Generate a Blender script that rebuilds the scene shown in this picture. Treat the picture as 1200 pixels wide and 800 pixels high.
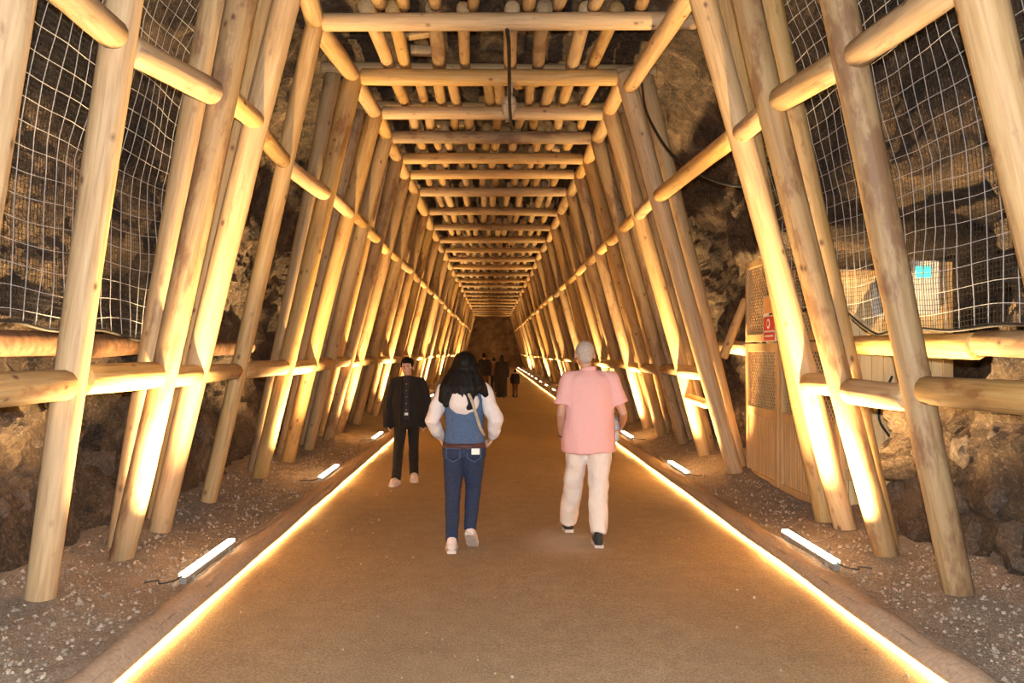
import bpy, bmesh, math, random
from mathutils import Vector, Matrix, Quaternion, Euler, noise
random.seed(7)
D = bpy.data
for o in list(D.objects): D.objects.remove(o)
scene = bpy.context.scene
COL = scene.collection
PI = math.pi

# ------------------------------------------------------------------ camera, world, flash, exposure
CAM = Vector((0.0, 0.0, 1.64))
cd = D.cameras.new('camera'); cam = D.objects.new('camera', cd); COL.objects.link(cam)
cd.sensor_width = 36.0; cd.lens = 970.0/1200.0*36.0; cd.clip_start = .05; cd.clip_end = 300
cam.location = CAM
cam.rotation_euler = Euler((math.radians(90+0.71), 0, math.radians(-1.36)), 'XYZ')
scene.camera = cam
world = D.worlds.new('world'); scene.world = world; world.use_nodes = True
world.node_tree.nodes['Background'].inputs[0].default_value = (1.0, .72, .42, 1)
world.node_tree.nodes['Background'].inputs[1].default_value = 0.012
vs = scene.view_settings
vs.view_transform = 'Standard'; vs.look = 'None'; vs.gamma = 1.0; vs.use_curve_mapping = False
vs.exposure = 0.16
# the photographer's flash, sitting on the camera
fl = D.lights.new('camera_flash', 'POINT'); fl.energy = 1550; fl.color = (1.0, .97, .93); fl.shadow_soft_size = .03
flo = D.objects.new('camera_flash', fl); COL.objects.link(flo); flo.location = CAM + Vector((.0, -.02, .16))
BAR_W = 235.0          # watts of one linear uplight
BAR_COL = (1.0, .65, .28)
STRIP_E = 100.0        # emission of the kerb strips
STRIP_COL = (1.0, .62, .22)

# ------------------------------------------------------------------ helpers
def tag(o, label=None, cat=None, group=None, kind=None):
    if label: o['label'] = label
    if cat: o['category'] = cat
    if group: o['group'] = group
    if kind: o['kind'] = kind
    return o
def empty(name, loc=(0,0,0)):
    o = D.objects.new(name, None); COL.objects.link(o); o.location = loc; o.empty_display_size = .1
    return o
def link_mesh(name, me, mat=None, parent=None, loc=None, smooth=True):
    if mat is not None and not me.materials: me.materials.append(mat)
    if smooth and me.polygons: me.polygons.foreach_set('use_smooth', [True]*len(me.polygons))
    o = D.objects.new(name, me); COL.objects.link(o)
    if parent is not None: o.parent = parent
    if loc is not None: o.location = loc
    return o
def from_bm(name, bm, mat=None, parent=None, loc=None, smooth=True):
    me = D.meshes.new(name); bm.normal_update(); bm.to_mesh(me); bm.free()
    return link_mesh(name, me, mat, parent, loc, smooth)
def add_box(bm, lo, hi, M=None):
    vsx = [bm.verts.new((x,y,z)) for x in (lo[0],hi[0]) for y in (lo[1],hi[1]) for z in (lo[2],hi[2])]
    for f in ((0,1,3,2),(4,6,7,5),(0,4,5,1),(2,3,7,6),(0,2,6,4),(1,5,7,3)):
        bm.faces.new([vsx[i] for i in f])
    if M is not None:
        for v in vsx: v.co = M @ v.co
    return vsx
def frames_along(pts):
    out = []; n = len(pts); prev = None
    for i in range(n):
        a = pts[max(0,i-1)]; b = pts[min(n-1,i+1)]
        t = (b-a).normalized() if (b-a).length > 1e-9 else Vector((0,0,1))
        if prev is None:
            ref = Vector((1,0,0)) if abs(t.x) < .9 else Vector((0,1,0))
            u = (ref - t*ref.dot(t)).normalized()
        else:
            u = (prev - t*prev.dot(t)).normalized()
        prev = u; out.append((t, u, t.cross(u)))
    return out
def add_tube(bm, pts, radii, seg=10, dome=True, su=1.0, sv=1.0):
    pts = [Vector(p) for p in pts]
    if not hasattr(radii, '__len__'): radii = [radii]*len(pts)
    fr = frames_along(pts); rings = []
    def ring(c, u, v, r):
        return [bm.verts.new(c + u*(math.cos(2*PI*k/seg)*r*su) + v*(math.sin(2*PI*k/seg)*r*sv)) for k in range(seg)]
    if dome:
        t,u,v = fr[0]; r = radii[0]
        rings.append(ring(pts[0]-t*r*.85, u, v, r*.5)); rings.append(ring(pts[0]-t*r*.5, u, v, r*.86))
    for p,(t,u,v),r in zip(pts, fr, radii): rings.append(ring(p,u,v,r))
    if dome:
        t,u,v = fr[-1]; r = radii[-1]
        rings.append(ring(pts[-1]+t*r*.5, u, v, r*.86)); rings.append(ring(pts[-1]+t*r*.85, u, v, r*.5))
    for a,b in zip(rings, rings[1:]):
        for k in range(seg):
            bm.faces.new((a[k], a[(k+1)%seg], b[(k+1)%seg], b[k]))
    bm.faces.new(rings[0][::-1]); bm.faces.new(rings[-1])
def add_rings(bm, rl, seg=24, p=2.0):
    """closed loft of horizontal super-ellipses: (z, cx, cy, rx, ry)"""
    rings = []
    for (z,cx,cy,rx,ry) in rl:
        r = []
        for k in range(seg):
            a = 2*PI*k/seg; c, s = math.cos(a), math.sin(a)
            x = math.copysign(abs(c)**(2/p), c); y = math.copysign(abs(s)**(2/p), s)
            r.append(bm.verts.new((cx+rx*x, cy+ry*y, z)))
        rings.append(r)
    for a,b in zip(rings, rings[1:]):
        for k in range(seg): bm.faces.new((a[k], a[(k+1)%seg], b[(k+1)%seg], b[k]))
    bm.faces.new(rings[0][::-1]); bm.faces.new(rings[-1])
def add_ell(bm, c, r, M=None, seg=16, rg=10):
    c = Vector(c); vs_ = []
    top = []
    for i in range(1, rg):
        th = PI*i/rg
        top.append([Vector((r[0]*math.sin(th)*math.cos(2*PI*k/seg), r[1]*math.sin(th)*math.sin(2*PI*k/seg), r[2]*math.cos(th))) for k in range(seg)])
    def mk(v): return bm.verts.new(c + ((M @ v) if M is not None else v))
    R = [[mk(v) for v in rr] for rr in top]
    n = mk(Vector((0,0,r[2]))); s = mk(Vector((0,0,-r[2])))
    for k in range(seg):
        bm.faces.new((n, R[0][k], R[0][(k+1)%seg])); bm.faces.new((s, R[-1][(k+1)%seg], R[-1][k]))
    for a,b in zip(R, R[1:]):
        for k in range(seg): bm.faces.new((a[k], b[k], b[(k+1)%seg], a[(k+1)%seg]))
def bez(pts, n=16):
    """Catmull-Rom through points"""
    P = [Vector(p) for p in pts]; P = [P[0]*2-P[1]] + P + [P[-1]*2-P[-2]]; out = []
    for i in range(1, len(P)-2):
        for k in range(n):
            t = k/n; a,b,c,d = P[i-1],P[i],P[i+1],P[i+2]
            out.append(.5*((2*b)+(c-a)*t+(2*a-5*b+4*c-d)*t*t+(3*b-a-3*c+d)*t**3))
    out.append(P[-2]); return out
def sstep(a, b, x):
    t = max(0., min(1., (x-a)/(b-a))); return t*t*(3-2*t)

# ------------------------------------------------------------------ materials
class NT:
    def __init__(s, name):
        s.m = D.materials.new(name); s.m.use_nodes = True; s.t = s.m.node_tree
        s.b = s.t.nodes['Principled BSDF']; s.o = s.t.nodes['Material Output']
    def n(s, typ, **kw):
        nd = s.t.nodes.new(typ)
        for k,v in kw.items():
            if k.startswith('i_'):
                key = k[2:]; key = int(key) if key.isdigit() else key
                nd.inputs[key].default_value = v
            else: setattr(nd, k, v)
        return nd
    def l(s, a, b): s.t.links.new(a, b)
    def mix(s, fac, a, b, blend='MIX'):
        nd = s.n('ShaderNodeMix', data_type='RGBA', blend_type=blend)
        for sock, v in ((nd.inputs[0], fac), (nd.inputs[6], a), (nd.inputs[7], b)):
            if hasattr(v, 'is_linked') or isinstance(v, bpy.types.NodeSocket): s.l(v, sock)
            else: sock.default_value = v
        return nd.outputs[2]
    def ramp(s, sock, stops):
        nd = s.n('ShaderNodeValToRGB'); e = nd.color_ramp.elements
        while len(e) > 1: e.remove(e[-1])
        e[0].position = stops[0][0]; e[0].color = stops[0][1]
        for p,c in stops[1:]:
            x = e.new(p); x.color = c
        s.l(sock, nd.inputs[0]); return nd.outputs[0]
    def math(s, op, a, b=None):
        nd = s.n('ShaderNodeMath', operation=op)
        for i,v in enumerate((a,b)):
            if v is None: continue
            if isinstance(v, bpy.types.NodeSocket): s.l(v, nd.inputs[i])
            else: nd.inputs[i].default_value = v
        return nd.outputs[0]
    def bump(s, h, strength=.3, dist=.02):
        nd = s.n('ShaderNodeBump'); nd.inputs['Strength'].default_value = strength; nd.inputs['Distance'].default_value = dist
        s.l(h, nd.inputs['Height']); s.l(nd.outputs[0], s.b.inputs['Normal'])
def g1(v): return (v,v,v,1)
def plain(name, col, rough=.6, metal=0., noise_amt=.12, scale=30, bump=0., trans=0.):
    k = NT(name); tc = k.n('ShaderNodeTexCoord')
    nz = k.n('ShaderNodeTexNoise'); nz.inputs['Scale'].default_value = scale; nz.inputs['Detail'].default_value = 4
    k.l(tc.outputs['Object'], nz.inputs['Vector'])
    c = (*col, 1); d = tuple(x*(1-noise_amt*2) for x in col)+(1,); u = tuple(min(1,x*(1+noise_amt)) for x in col)+(1,)
    k.l(k.ramp(nz.outputs[0], [(.3,d),(.55,c),(.75,u)]), k.b.inputs['Base Color'])
    k.b.inputs['Roughness'].default_value = rough; k.b.inputs['Metallic'].default_value = metal
    if trans: k.b.inputs['Transmission Weight'].default_value = trans
    if bump: k.bump(nz.outputs[0], bump, .01)
    return k.m
def emis(name, col, strength):
    k = NT(name); k.b.inputs['Base Color'].default_value = (*col,1)
    k.b.inputs['Emission Color'].default_value = (*col,1); k.b.inputs['Emission Strength'].default_value = strength
    return k.m
def wood_log():
    k = NT('pine_log'); tc = k.n('ShaderNodeTexCoord'); oi = k.n('ShaderNodeObjectInfo')
    off = k.n('ShaderNodeCombineXYZ')
    for i,f in enumerate((31., 17., 53.)): k.l(k.math('MULTIPLY', oi.outputs['Random'], f), off.inputs[i])
    va = k.n('ShaderNodeVectorMath', operation='ADD'); k.l(tc.outputs['Object'], va.inputs[0]); k.l(off.outputs[0], va.inputs[1])
    def mapped(s):
        m = k.n('ShaderNodeMapping'); m.inputs['Scale'].default_value = s; k.l(va.outputs[0], m.inputs['Vector']); return m.outputs[0]
    grain = k.n('ShaderNodeTexNoise'); grain.inputs['Scale'].default_value = 22; grain.inputs['Detail'].default_value = 6; grain.inputs['Distortion'].default_value = .6
    k.l(mapped((1.6,1.6,.10)), grain.inputs['Vector'])
    blot = k.n('ShaderNodeTexNoise'); blot.inputs['Scale'].default_value = 3.2; blot.inputs['Detail'].default_value = 5
    k.l(mapped((1,1,.45)), blot.inputs['Vector'])
    bark = k.n('ShaderNodeTexNoise'); bark.inputs['Scale'].default_value = 5.0; bark.inputs['Detail'].default_value = 7; bark.inputs['Roughness'].default_value = .65
    k.l(mapped((1.1,1.1,.4)), bark.inputs['Vector'])
    kn = k.n('ShaderNodeTexVoronoi'); kn.inputs['Scale'].default_value = 6.2; k.l(mapped((1,1,.62)), kn.inputs['Vector'])
    base = k.ramp(grain.outputs[0], [(.28,(.38,.212,.072,1)),(.5,(.525,.330,.128,1)),(.72,(.61,.43,.205,1))])
    c1 = k.mix(k.ramp(blot.outputs[0], [(.35,g1(0)),(.75,g1(.55))]), base, (.50,.32,.16,1))
    # leftover bark, more on some logs than on others
    bm_ = k.math('ADD', bark.outputs[0], k.math('MULTIPLY', k.math('SUBTRACT', .5, oi.outputs['Random']), .16))
    c2 = k.mix(k.ramp(bm_, [(.57,g1(0)),(.66,g1(.75))]), c1, (.27,.115,.045,1))
    c3 = k.mix(k.ramp(kn.outputs[0], [(.06,g1(.95)),(.10,g1(.35)),(.17,g1(0))]), c2, (.16,.07,.03,1))
    hv = k.n('ShaderNodeHueSaturation'); k.l(c3, hv.inputs['Color'])
    mr = k.n('ShaderNodeMapRange'); mr.inputs['To Min'].default_value = .66; mr.inputs['To Max'].default_value = 1.10
    k.l(oi.outputs['Random'], mr.inputs[0]); k.l(mr.outputs[0], hv.inputs['Value'])
    fr = k.math('FRACT', k.math('MULTIPLY', oi.outputs['Random'], 7.3))
    mr2 = k.n('ShaderNodeMapRange'); mr2.inputs['To Min'].default_value = .82; mr2.inputs['To Max'].default_value = 1.08
    k.l(fr, mr2.inputs[0]); k.l(mr2.outputs[0], hv.inputs['Saturation'])
    k.l(hv.outputs[0], k.b.inputs['Base Color'])
    k.b.inputs['Roughness'].default_value = .62
    k.bump(k.math('ADD', grain.outputs[0], k.math('MULTIPLY', bark.outputs[0], .8)), .28, .012)
    return k.m
def rock_mat(name, dark=(.026,.018,.013,1), mid=(.105,.068,.041,1), light=(.35,.25,.155,1), sc=1.0):
    k = NT(name); tc = k.n('ShaderNodeTexCoord')
    def nz(s, d=8, r=.6, dist=0.):
        n = k.n('ShaderNodeTexNoise'); n.inputs['Scale'].default_value = s*sc; n.inputs['Detail'].default_value = d
        n.inputs['Roughness'].default_value = r; n.inputs['Distortion'].default_value = dist
        k.l(tc.outputs['Object'], n.inputs['Vector']); return n.outputs[0]
    a = nz(1.3, 10, .68, .6); b = nz(7., 9, .75, .3); c = nz(38., 4, .7)
    c1 = k.ramp(a, [(.40,dark),(.55,mid),(.68,light)])
    c2 = k.mix(k.ramp(b, [(.46,g1(0)),(.62,g1(.7))]), c1, (.15,.095,.052,1))
    c3 = k.mix(k.ramp(c, [(.52,g1(0)),(.74,g1(.45))]), c2, (.46,.37,.27,1))
    k.l(c3, k.b.inputs['Base Color']); k.b.inputs['Roughness'].default_value = .88
    k.bump(k.math('ADD', k.math('MULTIPLY', b, 1.6), c), .9, .07)
    return k.m
def dirt_mat(name, path=True):
    k = NT(name); tc = k.n('ShaderNodeTexCoord')
    def nz(s, d=6, r=.6, st=(1,1,1)):
        n = k.n('ShaderNodeTexNoise'); n.inputs['Scale'].default_value = s; n.inputs['Detail'].default_value = d; n.inputs['Roughness'].default_value = r
        m = k.n('ShaderNodeMapping'); m.inputs['Scale'].default_value = st; k.l(tc.outputs['Object'], m.inputs['Vector'])
        k.l(m.outputs[0], n.inputs['Vector']); return n.outputs[0]
    big = nz(.55, 5, .6, (1,.45,1)); md = nz(5.5, 8, .7); fine = nz(85., 3, .7); spk = nz(42., 2, .5)
    if path:
        c1 = k.ramp(big, [(.3,(.26,.180,.098,1)),(.55,(.345,.250,.145,1)),(.75,(.41,.31,.195,1))])
        c2 = k.mix(k.ramp(md, [(.40,g1(.45)),(.62,g1(0))]), c1, (.20,.132,.078,1))
        c3 = k.mix(k.ramp(spk, [(.66,g1(0)),(.72,g1(.5))]), c2, (.42,.34,.24,1))
        c3 = k.mix(k.ramp(fine, [(.38,g1(.55)),(.52,g1(0))]), c3, (.15,.095,.055,1)); c3 = k.mix(k.ramp(fine, [(.52,g1(0)),(.66,g1(.5))]), c3, (.46,.35,.24,1))
        # a pale dusty patch worn into the path
        sx = k.n('ShaderNodeSeparateXYZ'); k.l(tc.outputs['Object'], sx.inputs[0])
        dx = k.math('DIVIDE', k.math('SUBTRACT', sx.outputs[0], .62), .42); dy = k.math('DIVIDE', k.math('SUBTRACT', sx.outputs[1], 7.15), .75)
        r = k.math('ADD', k.math('SQRT', k.math('ADD', k.math('MULTIPLY', dx, dx), k.math('MULTIPLY', dy, dy))), k.math('MULTIPLY', k.math('SUBTRACT', md, .5), 1.5))
        c4 = k.mix(k.ramp(r, [(.25,g1(.55)),(1.05,g1(0))]), c3, (.56,.49,.41,1))
        k.l(c4, k.b.inputs['Base Color'])
        k.bump(k.math('ADD', k.math('MULTIPLY', md, 1.3), k.math('MULTIPLY', fine, .5)), .45, .025)
    else:
        c1 = k.ramp(big, [(.3,(.26,.200,.150,1)),(.55,(.39,.315,.245,1)),(.75,(.50,.42,.335,1))])
        c2 = k.mix(k.ramp(md, [(.38,g1(.6)),(.6,g1(0))]), c1, (.165,.118,.088,1))
        c3 = k.mix(k.ramp(spk, [(.58,g1(0)),(.68,g1(.6))]), c2, (.60,.53,.46,1))
        c3 = k.mix(k.ramp(fine, [(.38,g1(.6)),(.52,g1(0))]), c3, (.10,.072,.055,1)); c3 = k.mix(k.ramp(fine, [(.54,g1(0)),(.66,g1(.5))]), c3, (.58,.50,.42,1))
        k.l(c3, k.b.inputs['Base Color'])
        k.bump(k.math('ADD', k.math('MULTIPLY', md, 1.5), fine), .8, .035)
    k.b.inputs['Roughness'].default_value = .92
    return k.m
def board_mat(name, c0=(.60,.40,.19), c1=(.74,.54,.29)):
    k = NT(name); tc = k.n('ShaderNodeTexCoord'); oi = k.n('ShaderNodeObjectInfo')
    off = k.n('ShaderNodeCombineXYZ')
    for i,f in enumerate((11., 27., 5.)): k.l(k.math('MULTIPLY', oi.outputs['Random'], f), off.inputs[i])
    va = k.n('ShaderNodeVectorMath', operation='ADD'); k.l(tc.outputs['Object'], va.inputs[0]); k.l(off.outputs[0], va.inputs[1])
    m = k.n('ShaderNodeMapping'); m.inputs['Scale'].default_value = (3,3,.3); k.l(va.outputs[0], m.inputs['Vector'])
    n = k.n('ShaderNodeTexNoise'); n.inputs['Scale'].default_value = 9; n.inputs['Detail'].default_value = 6; k.l(m.outputs[0], n.inputs['Vector'])
    k.l(k.ramp(n.outputs[0], [(.3,(*c0,1)),(.7,(*c1,1))]), k.b.inputs['Base Color'])
    k.b.inputs['Roughness'].default_value = .55; k.bump(n.outputs[0], .12, .01)
    return k.m

M_LOG = wood_log()
M_LOGD = plain('shaded_barked_log', (.17,.085,.042), .8, 0, .3, 14, .5)  # dark stained bark, with the front rail's shade put into the brown
M_ROCK = rock_mat('tunnel_rock')
M_STONE = rock_mat('loose_stone', (.17,.125,.10,1), (.30,.23,.18,1), (.50,.42,.35,1), 2.2)
M_GRAVEL = plain('pale_gravel', (.36,.295,.235), .9, 0, .35, 9, .3)
M_PATH = dirt_mat('packed_dirt', True); M_BERM = dirt_mat('loose_dirt', False)
M_KERB = plain('dusty_kerb', (.36,.265,.19), .95, 0, .12, 40, .5)
M_BOARD = board_mat('varnished_board', (.50,.31,.135), (.62,.42,.21)); M_BOARD2 = board_mat('pale_board', (.66,.46,.22), (.78,.59,.33))
M_WIRE = plain('galvanised_wire', (.60,.60,.61), .5, .3, .1, 60)
M_FINE = plain('dark_fine_wire', (.035,.032,.03), .6, .2, .1, 60)
M_BLACK = plain('black_rubber', (.012,.012,.012), .5)
M_ALU = plain('aluminium_profile', (.45,.44,.42), .4, .7)
M_GREY = plain('grey_cast_metal', (.36,.37,.38), .45, .3)
M_GLASSW = plain('frosted_glass', (.55,.55,.52), .3)
M_BARLED = emis('led_bar_diffuser', (1.0,.80,.52), 14)
M_STRIP = emis('led_strip', STRIP_COL, STRIP_E)

# ------------------------------------------------------------------ the setting
XL, XR = -1.86, 2.22          # where the path meets its kerbs
Y0, Y1 = 1.0, 83.6
def ground(x, y):
    """height of the loose-dirt shoulders"""
    d = (XL-x) if x < 0 else (x-XR)
    d = max(0., d)
    h = .105*(1-sstep(.10,.30,d))*1.0 + .075*sstep(.10,.30,d) + .035*sstep(.35,.8,d) + .09*sstep(.85,1.35,d)
    if x > 0: h += .10*sstep(9.2,10.4,y)*sstep(.35,.9,d)
    w = sstep(.02,.2,d)
    h += w*(.022*noise.noise((x*2.1,y*1.7,3.1)) + .010*noise.noise((x*6.5,y*6.0,8.2)))
    return h
def ysteps(a, b, fine, coarse, sw):
    ys = []; y = a
    while y < b: ys.append(y); y += fine if y < sw else coarse
    ys.append(b); return ys
def grid_mesh(name, rows, mat, smooth, kind='structure', flip=False):
    n = len(rows[0]); verts = [v for r in rows for v in r]; faces = []
    for i in range(len(rows)-1):
        for j in range(n-1):
            a = i*n+j; f = (a, a+1, a+n+1, a+n)
            faces.append(f[::-1] if flip else f)
    me = D.meshes.new(name); me.from_pydata(verts, [], faces); me.update()
    return tag(link_mesh(name, me, mat, None, None, smooth), kind=kind)
rows = []
for y in ysteps(Y0, Y1, .12, .8, 22):
    r = []
    for i in range(41):
        x = XL + (XR-XL)*i/40
        e = min(x-XL, XR-x)
        z = .006*noise.noise((x*3,y*2.2,0)) + .012*noise.noise((x*.8,y*.6,5)) + .012*(1-sstep(0,.25,e))
        r.append((x,y,z))
    rows.append(r)
grid_mesh('floor', rows, M_PATH, True, flip=True)
for side, x0, s in (('left', XL, -1), ('right', XR, 1)):
    rows = []
    for y in ysteps(Y0, Y1, .07, .8, 20):
        rows.append([(x0+s*d, y, ground(x0+s*d+1e-6*s, y)) for d in [0,.03,.06]+[.06*k for k in range(2,20)]+[1.2+.12*k for k in range(0,8)] + ([2.3,2.6,3.0])])
    grid_mesh('ground_'+side, rows, M_BERM, True, flip=(s<0) is False)

PROF = [(-.3,3.22),(.15,3.25),(.7,3.34),(1.5,3.52),(2.4,3.58),(3.2,3.46),(3.9,3.2),(4.5,2.85),(5.0,2.45),(5.45,1.85),(5.75,1.1),(5.85,0.)]
def prof(s):
    t = s*(len(PROF)-1); i = min(len(PROF)-2, int(t)); f = t-i
    a, b = PROF[i], PROF[i+1]
    return a[0]+(b[0]-a[0])*f, a[1]+(b[1]-a[1])*f
def rockpt(s, y, side):
    z, x = prof(s)
    cx = .08
    far = sstep(77, 82, y)
    n1 = noise.fractal((side*9+x*.55, y*.5, z*.55), .9, 2.1, 3)
    vv = noise.voronoi((side*5+x*1.1+.2*n1, y*1.0, z*1.15))[0]
    n2 = noise.fractal((x*2.6+side*3, y*2.4, z*2.6), .8, 2.2, 4)
    v2 = noise.voronoi((side*2+x*3.1+.3*n2, y*2.9, z*3.3))[0]
    d = .17*n1 + .34*(vv[0]-.42) + .15*(v2[0]-.4) + .12*n2 + .05*noise.fractal((x*8.+side, y*8., z*8.), .8, 2.1, 3)
    if z < 1.0: d = max(d, -.02) if z < .6 else d
    d = max(d, -.22)
    k = s**3
    X = x + d*(1-k); Z = z + d*k*1.0 - .0
    X += .26*sstep(3.5,4.5,z)*(1-sstep(11.2,12.6,y))*(1-sstep(5.3,5.75,z)) + .08*sstep(10.9,13.5,y)     # room for nets and back posts
    if side > 0:   # the recess that holds the wooden booth
        up = sstep(1.25,1.65,z)
        w = (sstep(6.95,7.3,y)*(1-up)+sstep(5.9,6.5,y)*up)*(1-sstep(10.45,10.9,y))*(1-sstep(2.75,3.2,z))
        X += 1.75*w
    X *= 1-.10*far
    return (cx + side*X, y, Z)
ys = ysteps(Y0, 84, .052, .6, 14)
NW, NC = 96, 30
SW = 7.0/11
for name, side in (('wall_left', -1), ('wall_right', 1)):
    rows = [[rockpt(SW*j/NW, y, side) for j in range(NW+1)] for y in ys]
    grid_mesh(name, rows, M_ROCK, False, flip=side > 0)
rows = [[rockpt(SW+(1-SW)*j/NC, y, -1) for j in range(NC+1)] + [rockpt(1-(1-SW)*j/NC, y, 1) for j in range(1,NC+1)] for y in ys]
grid_mesh('ceiling', rows, M_ROCK, False)
rows = [[(-4.5+.3*i, 83.2+.5*noise.fractal((i*.25,j*.25,2.),.9,2.,3), -.3+.3*j) for i in range(31)] for j in range(23)]
grid_mesh('wall_back', rows, plain('earth_face', (.48,.34,.23), .95, 0, .2, 1.5, .4), False)

from mathutils.bvhtree import BVHTree
def mesh_bvh(*objs):
    vv, pp = [], []
    for o in objs:
        n = len(vv); vv += [o.matrix_basis @ v.co for v in o.data.vertices]; pp += [[n+i for i in p.vertices] for p in o.data.polygons]
    return BVHTree.FromPolygons(vv, pp)
ROCK = mesh_bvh(*[D.objects[n] for n in ('wall_left','wall_right','ceiling')])
def rock_x(s, y, z):
    """how far out the rock face stands from the tunnel's middle line at this spot"""
    h = ROCK.ray_cast(Vector((.08,y,z)), Vector((s,0,0)))
    return abs(h[0].x-.08) if h[0] is not None else 9.

# ------------------------------------------------------------------ logs
def log_mesh(L, r0, r1, bend=.012):
    seg = 14 if max(r0,r1) > .08 else 10
    n = max(4, min(16, int(L/.3))); sd = random.uniform(0,500)
    bx, by = random.uniform(-bend,bend)*L*.5, random.uniform(-bend,bend)*L*.5
    zs = [0., .018] + [L*i/n for i in range(1,n)] + [L-.018, L]
    verts = []; faces = []
    for i,z in enumerate(zs):
        t = z/L; r = r0+(r1-r0)*t
        if i in (0, len(zs)-1): r *= .86
        w = 4*t*(1-t); cx, cy = bx*w, by*w
        for k in range(seg):
            a = 2*PI*k/seg
            rr = r*(1+.055*noise.noise((math.cos(a)*.9+sd, math.sin(a)*.9, z*1.6)))
            verts.append((cx+math.cos(a)*rr, cy+math.sin(a)*rr, z))
    for i in range(len(zs)-1):
        for k in range(seg):
            a = i*seg+k; b = i*seg+(k+1)%seg
            faces.append((a,b,b+seg,a+seg))
    faces.append(tuple(range(seg-1,-1,-1))); faces.append(tuple(range((len(zs)-1)*seg, len(zs)*seg)))
    me = D.meshes.new('log'); me.from_pydata(verts, [], faces); me.update()
    return me
def log(name, p0, p1, r0, r1=None, parent=None, bend=.012, mat=None):
    p0, p1 = Vector(p0), Vector(p1); r1 = r1 or r0
    o = link_mesh(name, log_mesh((p1-p0).length, r0, r1, bend), mat or M_LOG, parent)
    o.rotation_mode = 'QUATERNION'
    q = (p1-p0).to_track_quat('Z','Y'); o.rotation_quaternion = q @ Quaternion((0,0,1), random.uniform(0,6.28))
    o.location = p0 - (parent.location if parent is not None else Vector((0,0,0)))
    return o

TOPZ = 5.0
# depth, left foot x, left top x, right foot x, right top x, doubled
F = [(4.0,-2.81,-2.08,3.20,2.02,0),(5.22,-2.81,-2.12,2.98,2.00,0),(6.22,-2.76,-1.74,3.00,1.76,1),(7.12,-2.84,-1.66,3.07,1.74,1),
     (8.42,-2.87,-1.80,None,1.72,0),(10.1,-2.83,-1.69,2.99,1.62,1),(11.62,-2.86,-1.63,3.01,1.64,1)]
FAR = [12.97,14.36,15.67,17.38,19.9,22.3,24.8,27.2,29.9,32.8,35.8,39,42.2,45.6,49.2,52.8,56.5,60.2,64,68,72,76]
for y in FAR:
    j = random.uniform
    F.append((y, -2.86+j(-.05,.05), -1.63+j(-.03,.03), 3.01+j(-.05,.05), 1.66+j(-.03,.03), 1))
BACKY = {}
LAB0 = 'pine log frame of two leaning posts and a crossbeam over the dirt path'
posts = []      # (Y, left foot, left top, right foot, right top, r)
for i,(Y,lf,lt,rf,rt,dbl) in enumerate(F):
    fr = empty('timber_frame', (0,Y,0))
    lab = {0:'log frame with thick posts before the wire-netted rock, standing clear ahead of the others',
           1:'single-post log frame between the wire nets, next to the log frame with thick posts',
           2:'doubled log frame, brightly uplit, one frame short of the lattice gate',
           3:'doubled log frame brightly uplit, its gate-side post standing against the lattice gate',
           4:'log frame without a post on the gate side, where the lattice gate stands',
           5:'doubled log frame at the far jamb of the lattice gate, braced by a short log',
           6:'doubled log frame next past the braced frame at the gate',
           7:'second log frame past the braced frame at the gate',
           8:'third log frame past the braced frame at the gate'}.get(i, LAB0)
    tag(fr, lab, 'timber frame', 'log frames lining the tunnel')
    r0 = random.uniform(.088,.098); r1 = r0*1.28
    if i == 4: r0, r1 = .078, .095
    if i == 0: r0, r1 = .10, .125
    jy = random.uniform(-.04,.04)
    pl = (Vector((lf,Y,ground(lf,Y)-.06)), Vector((lt,Y+jy,TOPZ+.06)))
    log('post', pl[0], pl[1], r0, r1, fr)
    pr = None
    if rf is not None:
        pr = (Vector((rf,Y,ground(rf,Y)-.06)), Vector((rt,Y-jy,TOPZ+.06)))
        log('post', pr[0], pr[1], r0, r1, fr)
    log('crossbeam', (lt+r1*.75,Y,TOPZ+random.uniform(-.015,.015)), (rt-r1*.75 if rf is not None else rt+.38,Y,TOPZ+(random.uniform(-.015,.015) if rf is not None else .045)), random.uniform(.088,.10), None, fr)
    if dbl:
        dy = random.uniform(.26,.34); yb = Y+dy; off = random.uniform(.145,.165)
        rb = random.uniform(.078,.09)
        for s,f_,t_ in ((-1,lf,lt),(1,rf,rt)):
            if i == 3 and s > 0: f_, off2 = 3.02, .06
            else: off2 = off
            fx, tx = f_+s*(.01 if i == 3 and s > 0 else off2), t_+s*(off+.16)
            log('back_post', (fx,yb,ground(fx,yb)-.06), (tx,yb,TOPZ+.11), rb, rb*1.3, fr)
        if i <= 6: BACKY[i] = yb+.02
        if i > 6:
            for q in range(1 if i < 10 else 2):      # further posts set behind, closing the bay
                ym = yb+(.45 if i < 10 else .62+.75*q)+random.uniform(-.1,.1); rm = random.uniform(.08,.095)
                if i+1 < len(F) and ym > F[i+1][0]-.25: continue
                for s,f_,t_ in ((-1,lf,lt),(1,rf,rt)):
                    o2 = random.uniform(.175,.215); log('back_post', (f_+s*o2,ym,ground(f_+s*o2,ym)-.06), (t_+s*(o2+.06),ym,TOPZ+.08), rm, rm*1.25, fr)
        else: log('back_beam', (lt-(.30 if i < 4 else .45),yb+.02,TOPZ+.185), (rt+(.30 if i < 4 else .45),yb+.02,TOPZ+.185), .092, .085, fr)
    posts.append((Y,pl,pr,r1,dbl))
FEET = []
for o in D.objects:
    if o.name.startswith(('post','back_post')): FEET.append((o.location.x+o.parent.location.x, o.location.y+o.parent.location.y))
def at_z(p, z):
    t = (z-p[0].z)/(p[1].z-p[0].z); return p[0].lerp(p[1], t)
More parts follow.
